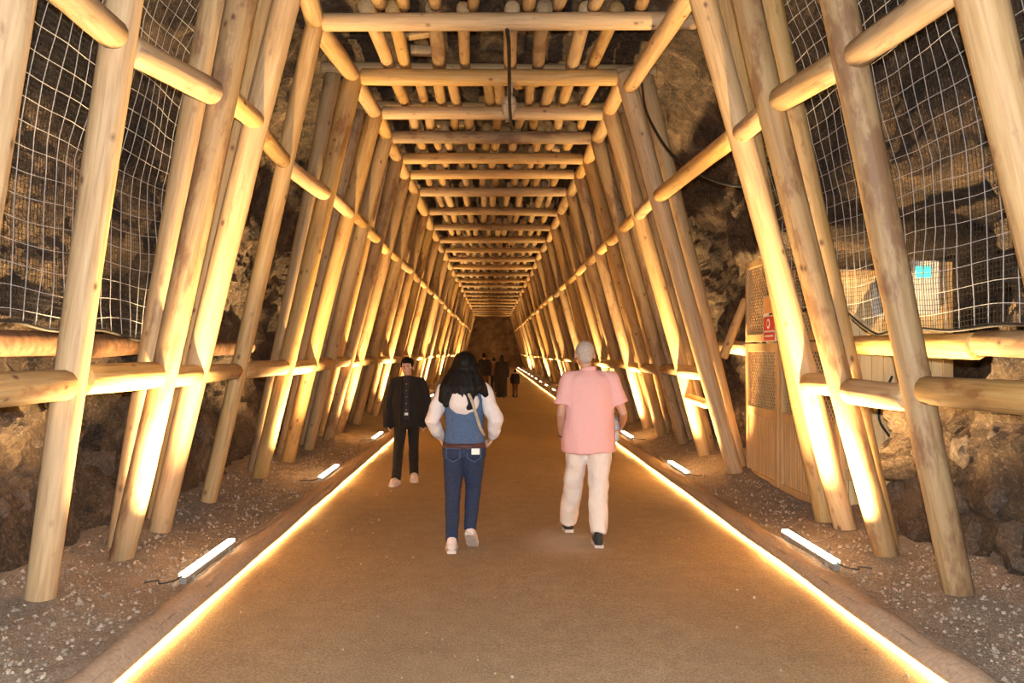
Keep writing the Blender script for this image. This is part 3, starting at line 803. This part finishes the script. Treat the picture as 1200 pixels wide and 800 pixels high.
def body(J, k, skin, lab, loc, rotz, hands=True, head_yaw=0., curl=(.5,.5), palm=((1,0,0),(-1,0,0))):
    bm = bmesh.new(); H = J['H']
    add_rings(bm, [(J['hip'][0].z-.06*k,0,0,.11*k,.08*k),(J['hip'][0].z+.02*k,0,0,.145*k,.10*k),(J['hip'][0].z+.14*k,0,0,.125*k,.09*k),(J['sh'][0].z-.16*k,0,0,.15*k,.10*k),(J['sh'][0].z-.03*k,0,0,.16*k,.085*k),(J['sh'][0].z+.04*k,0,.0,.08*k,.06*k)])
    nk = J['head']
    add_tube(bm, [V(0,-.01,J['sh'][0].z+.0), V(nk.x*.5,nk.y*.5-.005,J['sh'][0].z+.07*k), V(nk.x,nk.y-.012,nk.z-.05*k)], [.062*k,.052*k,.050*k], 14)
    add_head(bm, nk, k*1.06, head_yaw)
    for i in (0,1):
        add_tube(bm, [J['hip'][i],J['hip'][i].lerp(J['knee'][i],.5),J['knee'][i],J['knee'][i].lerp(J['ankle'][i],.4),J['ankle'][i]], [.072*k,.062*k,.047*k,.046*k,.034*k], 12)
        sgn = -1 if i == 0 else 1
        add_tube(bm, [J['sh'][i],J['sh'][i].lerp(J['el'][i],.5),J['el'][i],J['el'][i].lerp(J['wr'][i],.35),J['wr'][i]], [.048*k,.045*k,.037*k,.036*k,.026*k], 12)
        if hands: add_hand(bm, J['wr'][i], (J['hd'][i] if 'hd' in J else J['wr'][i]-J['el'][i]), palm[i], (1 if i == 0 else -1)*(1), curl[i], k)
        d = J['ankle'][i]
        add_tube(bm, [d, d+V(0,.02,-.045)], [.033*k,.030*k], 10)
    o = solid('person', bm, skin, None, .0065*max(.9,k), 3)
    o.location = loc; o.rotation_euler.z = rotz
    return tag(o, lab, 'person')
def shoulder(bm, J, i, r, k=1.):
    s_ = J['sh'][i]; add_tube(bm, [V(s_.x*.3,0,s_.z+.028*k), V(s_.x*.7,0,s_.z+.012*k), s_+V(0,0,-.005)], [.062*k,.064*k,r], 14)
def legs_cloth(bm, J, rt, rk, ra, up, cut=.0, ry=None):
    hz = J['hip'][0].z
    add_rings(bm, [(hz-.08,0,0,rt*1.25,rt*1.2)]+up)
    for i in (0,1):
        h, kn, an = J['hip'][i], J['knee'][i], J['ankle'][i]
        e = an+(an-kn).normalized()*cut
        add_tube(bm, [h+V(0,0,.02), h.lerp(kn,.45), kn, kn.lerp(e,.5), e], [rt,rt*.92,rk,(rk+ra)/2,ra], 16, False)

# --- man in pink polo shirt, walking away
J = dict(H=1.74, hip=(V(-.088,.02,.90),V(.088,0,.90)), knee=(V(-.118,.17,.50),V(.085,.03,.49)), ankle=(V(-.145,.37,.105),V(.060,-.14,.095)),
         sh=(V(-.185,0,1.405),V(.185,0,1.405)), el=(V(-.250,-.05,1.10),V(.292,-.02,1.11)), wr=(V(-.225,.13,.90),V(.318,.20,1.00)),
         hd=(V(.03,.25,-.2),V(0,.9,-.25)), head=V(-.035,.03,1.617))
MAN = V(.835,7.12,0)
man = body(J, 1.0, M_SKIN, 'person in pink polo shirt and cream trousers walking, holding a water bottle', MAN, 0, curl=(.5,.75), palm=((1,0,0),(-1,.1,0)))
M_PINK = cloth('pink_pique', (.76,.42,.41), .85, 90, .03); M_CREAM = cloth('cream_cotton', (.76,.66,.60), .85, 40, .03)
bm = bmesh.new()
add_rings(bm, [(.775,0,.02,.228,.182),(.80,0,.02,.235,.186),(.95,0,.015,.226,.174),(1.10,0,.005,.213,.148),(1.25,0,-.01,.215,.138),(1.36,0,-.01,.205,.122),(1.425,0,-.01,.165,.098),(1.465,0,-.005,.095,.078),(1.485,0,0,.072,.07)], 28, 2.3)
for i in (0,1):
    s_, e_ = J['sh'][i], J['el'][i]
    add_tube(bm, [s_+V(0,0,-.005), s_.lerp(e_,.4), s_.lerp(e_,.74)], [.074,.077,.082], 16, False); shoulder(bm, J, i, .072)
solid('polo_shirt', bm, M_PINK, man, .009, 5, .015, 6., .45)
bm = bmesh.new(); add_tube(bm, [V(-.005,-.004,1.462),V(-.012,.0,1.505)], [.073,.069], 20, False); solid('collar', bm, M_PINK, man, .007, 2)
bm = bmesh.new(); legs_cloth(bm, J, .108, .088, .077, [(.90,0,0,.185,.135),(1.0,0,0,.18,.125),(1.03,0,0,.178,.122)], -.005)
solid('trousers', bm, M_CREAM, man, .009, 4, .015, 8., .7)
M_GREYHAIR = plain('grey_hair', (.46,.39,.34), .8, 0, .25, 160, .4)
bm = bmesh.new(); hc = J['head']
add_ell(bm, hc+V(0,-.018,.030), (.0835,.098,.091), None, 20, 14); add_ell(bm, hc+V(0,-.055,-.02), (.066,.052,.058), None, 14, 10)
solid('hair', bm, M_GREYHAIR, man, .007, 3)
M_SHOED = plain('dark_trainer', (.022,.026,.026), .7, 0, .2, 30); M_SOLEW = plain('pale_sole', (.62,.55,.50), .7); M_SHOEW = plain('white_trainer', (.72,.58,.52), .7, 0, .1, 20)
shoe(man, J['ankle'][0], 0, .10, .26, M_SHOED, M_SOLEW, .0); shoe(man, J['ankle'][1], -.05, .0, .26, M_SHOED, M_SOLEW)
bm = bmesh.new()
for zz,r in ((0,.028),):
    add_rings(bm, [(.0,0,0,.026,.026),(.01,0,0,.032,.032),(.06,0,0,.032,.032),(.075,0,0,.029,.029),(.09,0,0,.032,.032),(.15,0,0,.032,.032),(.18,0,0,.022,.022),(.195,0,0,.013,.013)], 20)
M_PET = NT('clear_bottle'); M_PET.b.inputs['Base Color'].default_value = (.72,.80,.88,1); M_PET.b.inputs['Roughness'].default_value = .12; M_PET.b.inputs['Transmission Weight'].default_value = .55
n_ = M_PET.n('ShaderNodeTexNoise'); n_.inputs['Scale'].default_value = 40; M_PET.bump(n_.outputs[0], .2, .01)
hb = MAN+J['wr'][1]+V(-.047,.098,-.165)
bt = tag(from_bm('water_bottle', bm, M_PET.m, None, hb), 'clear plastic water bottle held in the hand of the person in pink', 'bottle')
bm = bmesh.new(); add_rings(bm, [(.193,0,0,.015,.015),(.213,0,0,.015,.015)], 16); from_bm('cap', bm, plain('blue_cap',(.12,.22,.5),.5), bt)
bm = bmesh.new(); add_rings(bm, [(.095,0,0,.0327,.0327),(.145,0,0,.0327,.0327)], 20); from_bm('wrapper', bm, plain('bottle_wrapper',(.45,.52,.62),.5), bt)
bm = bmesh.new(); add_tube(bm, [J['wr'][0].lerp(J['el'][0],.05),J['wr'][0].lerp(J['el'][0],.12)], .031, 14, False); from_bm('watch', bm, M_BLACK, man)

# --- woman in denim vest, walking away
W0 = V(-.235,6.93,0)
J = dict(H=1.63, hip=(V(-.080,0,.85),V(.080,0,.85)), knee=(V(-.095,.01,.47),V(.075,.07,.49)), ankle=(V(-.098,-.10,.095),V(.050,-.02,.175)),
         sh=(V(-.165,0,1.315),V(.165,0,1.315)), el=(V(-.262,-.05,1.07),V(.262,-.05,1.07)), wr=(V(-.205,.12,.915),V(.235,.05,.925)),
         hd=(V(.03,.2,-.12),V(-.06,.12,-.12)), head=V(.005,.02,1.515))
wom = body(J, .93, M_SKIN2, 'person with long dark hair in denim vest over white hoodie and blue jeans', W0, 0, head_yaw=-.45, palm=((1,0,0),(-1,0,0)))
M_WHITE = cloth('white_fleece', (.70,.62,.60), .9, 50, .03); M_DENIM = cloth('washed_denim', (.066,.115,.225), .9, 120, .2, .2); M_JEAN = cloth('dark_jean', (.017,.030,.075), .9, 70, .2, .2)
bm = bmesh.new()
add_rings(bm, [(.96,0,0,.13,.095),(1.1,0,0,.145,.10),(1.28,0,-.005,.165,.10),(1.345,0,-.005,.12,.085),(1.385,0,0,.07,.065)], 24)
for i in (0,1):
    s_, e_, w_ = J['sh'][i], J['el'][i], J['wr'][i]
    add_tube(bm, [s_, s_.lerp(e_,.45), e_, e_.lerp(w_,.55), e_.lerp(w_,.92)], [.068,.068,.066,.060,.040], 16); shoulder(bm, J, i, .066, .93)
solid('hoodie', bm, M_WHITE, wom, .008, 4, .013, 10., .8)
bm = bmesh.new()
add_rings(bm, [(.885,0,0,.172,.132),(.90,0,0,.174,.134),(1.02,0,0,.160,.122),(1.14,0,-.005,.166,.122),(1.24,0,-.005,.172,.118),(1.33,0,-.005,.145,.098),(1.365,0,0,.09,.075)], 28, 2.4)
vest = solid('denim_vest', bm, M_DENIM, wom, .008, 4, .006, 9., .5)
bm = bmesh.new(); add_rings(bm, [(.878,0,0,.168,.131),(.905,0,0,.170,.132)], 28, 2.4); from_bm('waistband', bm, M_DENIM, vest)
for sx in (-.085,.085):
    bm = bmesh.new(); add_tube(bm, [(sx,-.112,.905),(sx*1.05,-.122,1.02),(sx*1.1,-.124,1.14),(sx*.95,-.118,1.25)], .0035, 6); from_bm('seam', bm, M_DENIM, vest)
bm = bmesh.new()
add_ell(bm, (0,-.105,1.235), (.128,.062,.118), None, 18, 12); add_ell(bm, (0,-.06,1.345), (.115,.075,.045), None, 18, 10)
solid('hood', bm, M_WHITE, wom, .008, 4, .010, 9., .9)
bm = bmesh.new(); legs_cloth(bm, J, .096, .068, .050, [(.76,0,-.012,.182,.130),(.82,0,-.014,.184,.138),(.86,0,-.012,.178,.134),(.93,0,0,.155,.112),(.945,0,0,.150,.108)], .02)
jn = solid('jeans', bm, M_JEAN, wom, .008, 4, .004, 12., .7)
for sx in (-.085,.085):
    bm = bmesh.new()
    pk = [(-.055,.05),(.055,.05),(.055,-.03),(0,-.06),(-.055,-.03)]
    add_tube(bm, [(sx+a,-.140-.014*(1-abs(sx+a)/.17),.80+b) for a,b in pk]+[(sx-.055,-.140,.85)], .004, 6); from_bm('pocket_seam', bm, M_DENIM, jn)
bm = bmesh.new(); add_rings(bm, [(.845,0,-.012,.184,.141),(.886,0,-.008,.176,.136)], 28); from_bm('belt', bm, plain('maroon_belt',(.075,.022,.018),.6), wom)
bm = bmesh.new(); add_box(bm, (.065,-.160,.800), (.132,-.150,.850)); bmesh.ops.bevel(bm, geom=list(bm.edges), offset=.003, segments=1, affect='EDGES'); from_bm('pocket_card', bm, M_SIGNW, wom, None, False)
bm = bmesh.new(); add_tube(bm, bez([(.045,-.165,1.29),(.072,-.172,1.23),(.105,-.150,1.12),(.135,-.118,1.02),(.165,-.05,.95)],5), .013, 8, True, 1.0, .4); from_bm('bag_strap', bm, plain('beige_strap',(.40,.33,.25),.7), wom)
M_HAIR = plain('dark_hair', (.006,.0036,.0026), .6, 0, .3, 70, .3); M_HAIR.node_tree.nodes['Principled BSDF'].inputs['Specular IOR Level'].default_value = .2
bm = bmesh.new(); h = J['head']
add_ell(bm, h+V(0,-.018,.032), (.098,.112,.100), None, 20, 14)
add_tube(bm, [h+V(0,-.05,.02),h+V(0,-.085,-.08),h+V(-.005,-.120,-.18),h+V(-.01,-.140,-.25)], [.088,.108,.110,.085], 14, True, 1.25, .5)
add_tube(bm, [h+V(-.05,-.04,.0),h+V(-.10,-.075,-.10),h+V(-.15,-.105,-.19),h+V(-.175,-.105,-.265)], [.060,.064,.064,.046], 12, True, 1.0, .7)
add_tube(bm, [h+V(.05,-.04,.0),h+V(.095,-.08,-.10),h+V(.14,-.115,-.17),h+V(.175,-.105,-.225)], [.058,.058,.052,.030], 12, True, 1.0, .65)
add_tube(bm, [h+V(.01,-.09,-.12),h+V(.035,-.155,-.22),h+V(.045,-.170,-.325)], [.06,.055,.030], 12, True, 1.1, .5)
add_tube(bm, [h+V(-.06,-.08,-.12),h+V(-.12,-.13,-.22),h+V(-.15,-.135,-.31)], [.05,.05,.028], 12, True, 1.0, .5)
solid('hair', bm, M_HAIR, wom, .008, 3, .006, 26., .15)
shoe(wom, J['ankle'][0], .05, 0, .24, M_SHOEW, M_SOLEW); shoe(wom, (J['ankle'][1].x,-.06), -.15, .62, .24, M_SHOEW, M_SOLEW, .012)
bm = bmesh.new(); add_tube(bm, [J['wr'][1],J['wr'][1]+(J['wr'][1]-J['el'][1]).normalized()*.012], .034, 14, False); from_bm('bracelet', bm, M_ALU, wom)

# --- boy in black, coming toward the camera
J = dict(H=1.57, hip=(V(-.075,0,.83),V(.075,0,.83)), knee=(V(-.075,-.03,.46),V(.095,.11,.47)), ankle=(V(-.068,-.17,.10),V(.118,.16,.09)),
         sh=(V(-.165,0,1.255),V(.165,0,1.255)), el=(V(-.235,-.04,1.0),V(.235,-.04,1.0)), wr=(V(-.235,.04,.775),V(.235,.05,.775)), head=V(0,.02,1.455))
boy = body(J, .92, M_SKIN2, 'young person in open black jacket, black trousers and white trainers', V(-1.065,10.42,0), PI, palm=((1,0,0),(-1,0,0)), head_yaw=-.12)
M_BLK = cloth('black_cotton', (.012,.010,.009), .9, 60, .15); M_BLK2 = cloth('black_shirt', (.022,.021,.021), .8, 60, .15)
bm = bmesh.new()
add_rings(bm, [(.70,0,-.01,.195,.130),(.72,0,-.01,.20,.135),(.9,0,-.01,.195,.130),(1.1,0,-.01,.190,.125),(1.20,0,-.01,.182,.115),(1.27,0,-.01,.140,.095),(1.32,0,-.01,.080,.072)], 28, 2.3)
for i in (0,1):
    s_, e_, w_ = J['sh'][i], J['el'][i], J['wr'][i]
    add_tube(bm, [s_, s_.lerp(e_,.45), e_, e_.lerp(w_,.55), e_.lerp(w_,1.36)], [.070,.073,.068,.064,.056], 16, False); shoulder(bm, J, i, .070, .93)
jk = solid('jacket', bm, M_BLK, boy, .008, 4, .008, 9., .6)
for sx in (-1,1):
    bm = bmesh.new(); add_tube(bm, [(sx*.05,.075,1.33),(sx*.062,.105,1.25),(sx*.065,.122,1.1),(sx*.07,.125,.9),(sx*.075,.122,.72)], .014, 8, True, 1., .6); from_bm('lapel', bm, M_BLK, jk)
bm = bmesh.new(); add_rings(bm, [(.80,0,.075,.062,.055),(.9,0,.075,.062,.058),(1.2,0,.06,.062,.055),(1.32,0,.03,.052,.05),(1.345,0,.02,.05,.05)], 18)
sh_ = solid('shirt', bm, M_BLK2, boy, .007, 3, .003, 12.)
for zz in (.92,1.0,1.08,1.16,1.24):
    bm = bmesh.new(); add_ell(bm, (0,.1335-max(0,zz-.95)*.05,zz), (.006,.004,.006), None, 8, 6); from_bm('button', bm, M_GREY, sh_)
bm = bmesh.new(); legs_cloth(bm, J, .085, .066, .058, [(.82,0,0,.150,.11),(.92,0,0,.145,.105)], .03)
solid('trousers', bm, M_BLK, boy, .008, 4, .006, 10., .7)
bm = bmesh.new(); add_box(bm, (-.022,.128,.855), (.022,.138,.885)); from_bm('belt_buckle', bm, M_ALU, boy, None, False)
bm = bmesh.new(); h = J['head']; R = Matrix.Rotation(-.12,3,'Z')
add_ell(bm, h+V(0,-.020,.042), (.083,.097,.082), None, 20, 14)
add_ell(bm, h+R @ V(0,.060,.060), (.056,.030,.026), None, 14, 10); add_ell(bm, h+V(0,-.055,-.01), (.060,.044,.05), None, 12, 8)
for sx in (-1,1): add_ell(bm, h+R @ V(sx*.068,.018,.022), (.014,.034,.034), None, 10, 8)
solid('hair', bm, M_HAIR, boy, .007, 3, .003, 40.)
for sx in (-1,1):
    bm = bmesh.new(); add_ell(bm, h+R @ (V(sx*.029,.083,.002)*.975), (.012,.006,.006), R, 10, 6); from_bm('eye', bm, plain('dark_eye',(.03,.02,.015),.25), boy)
    bm = bmesh.new(); a_ = h+R @ (V(sx*.014,.094,.024)*.975); b_ = h+R @ (V(sx*.046,.083,.024)*.975); add_tube(bm, [a_,(a_+b_)/2+V(0,.003,.004),b_], .0035, 6); from_bm('eyebrow', bm, M_HAIR, boy)
bm = bmesh.new(); add_ell(bm, h+R @ (V(0,.097,-.062)*.975), (.017,.004,.0045), R, 10, 6); from_bm('lips', bm, plain('lips',(.36,.13,.10),.5), boy)
shoe(boy, J['ankle'][0], .12, .22, .24, M_SHOEW, M_SOLEW, .0); shoe(boy, J['ankle'][1], -.25, -.0, .24, M_SHOEW, M_SOLEW)

# --- walkers far down the tunnel
def walker(loc, H, lab, top, bottom, hairm, robe=False, rot=0., veil=False):
    k = H/1.7
    J = dict(H=H, hip=(V(-.085,0,.88)*k,V(.085,0,.88)*k), knee=(V(-.09,.05,.48)*k,V(.09,.0,.48)*k), ankle=(V(-.09,.12,.10)*k,V(.09,-.10,.10)*k),
             sh=(V(-.18,0,1.38)*k,V(.18,0,1.38)*k), el=(V(-.24,-.03,1.1)*k,V(.24,-.03,1.1)*k), wr=(V(-.22,.08,.86)*k,V(.22,.08,.86)*k), head=V(0,.02,1.585)*k)
    p = body(J, k, M_SKIN, lab, loc, rot)
    if robe:
        bm = bmesh.new(); add_rings(bm, [(.03,0,0,.23*k,.20*k),(.3*k,0,0,.215*k,.18*k),(.8*k,0,0,.225*k,.16*k),(1.15*k,0,0,.215*k,.14*k),(1.36*k,0,0,.185*k,.11*k),(1.44*k,0,0,.10*k,.09*k)], 24)
        for i in (0,1): add_tube(bm, [J['sh'][i],J['el'][i],J['wr'][i]], [.07*k,.08*k,.07*k], 12)
        solid('robe', bm, top, p, .012, 4, .015, 7., .2)
    else:
        bm = bmesh.new(); add_rings(bm, [(.82*k,0,0,.19*k,.135*k),(1.1*k,0,0,.19*k,.13*k),(1.34*k,0,0,.19*k,.115*k),(1.43*k,0,0,.09*k,.075*k)], 24, 2.3)
        for i in (0,1): add_tube(bm, [J['sh'][i],J['el'][i],J['wr'][i]], [.068*k,.064*k,.048*k], 12); shoulder(bm, J, i, .066*k, k)
        solid('jacket', bm, top, p, .010, 4, .010, 7., .5)
        bm = bmesh.new(); legs_cloth(bm, {q:(v if not isinstance(v,tuple) else v) for q,v in J.items()}, .10*k, .08*k, .07*k, [(.86*k,0,0,.17*k,.12*k),(.95*k,0,0,.165*k,.115*k)], .03)
        solid('trousers', bm, bottom, p, .010, 4, .008, 8., .6)
    bm = bmesh.new(); add_ell(bm, J['head']+V(0,-.018,.022)*k, (.084*k,.100*k,.100*k), None, 16, 12)
    if veil: add_tube(bm, [J['head']+V(0,-.02,-.02)*k, J['head']+V(0,-.02,-.16)*k, J['head']+V(0,-.01,-.26)*k], [.09*k,.10*k,.16*k], 14)
    solid('headscarf' if veil else 'hair', bm, top if veil else hairm, p, .009, 3)
    for i in (0,1): shoe(p, J['ankle'][i], 0, 0, .25*k, M_SHOED, M_SHOED)
    return p
M_BRN = cloth('rust_trousers', (.17,.065,.028), .9, 40, .15); M_NAVY = cloth('dark_top', (.016,.014,.013), .9, 40, .15)
walker(V(.335,29.6,0), 1.52, 'person in a floor-length black robe and headscarf walking away', M_NAVY, None, M_HAIR, True, veil=True)
walker(V(-.30,30.0,0), 1.60, 'person in dark jacket and rust-coloured trousers far down the path', M_NAVY, M_BRN, M_HAIR)
walker(V(.82,29.8,0), 1.0, 'small child in dark clothes beside the person in the black robe', M_NAVY, M_BRN, M_HAIR)
walker(V(.06,34.0,0), 1.40, 'person in brown top half hidden beyond the walkers in black', M_BRN, M_NAVY, M_HAIR)
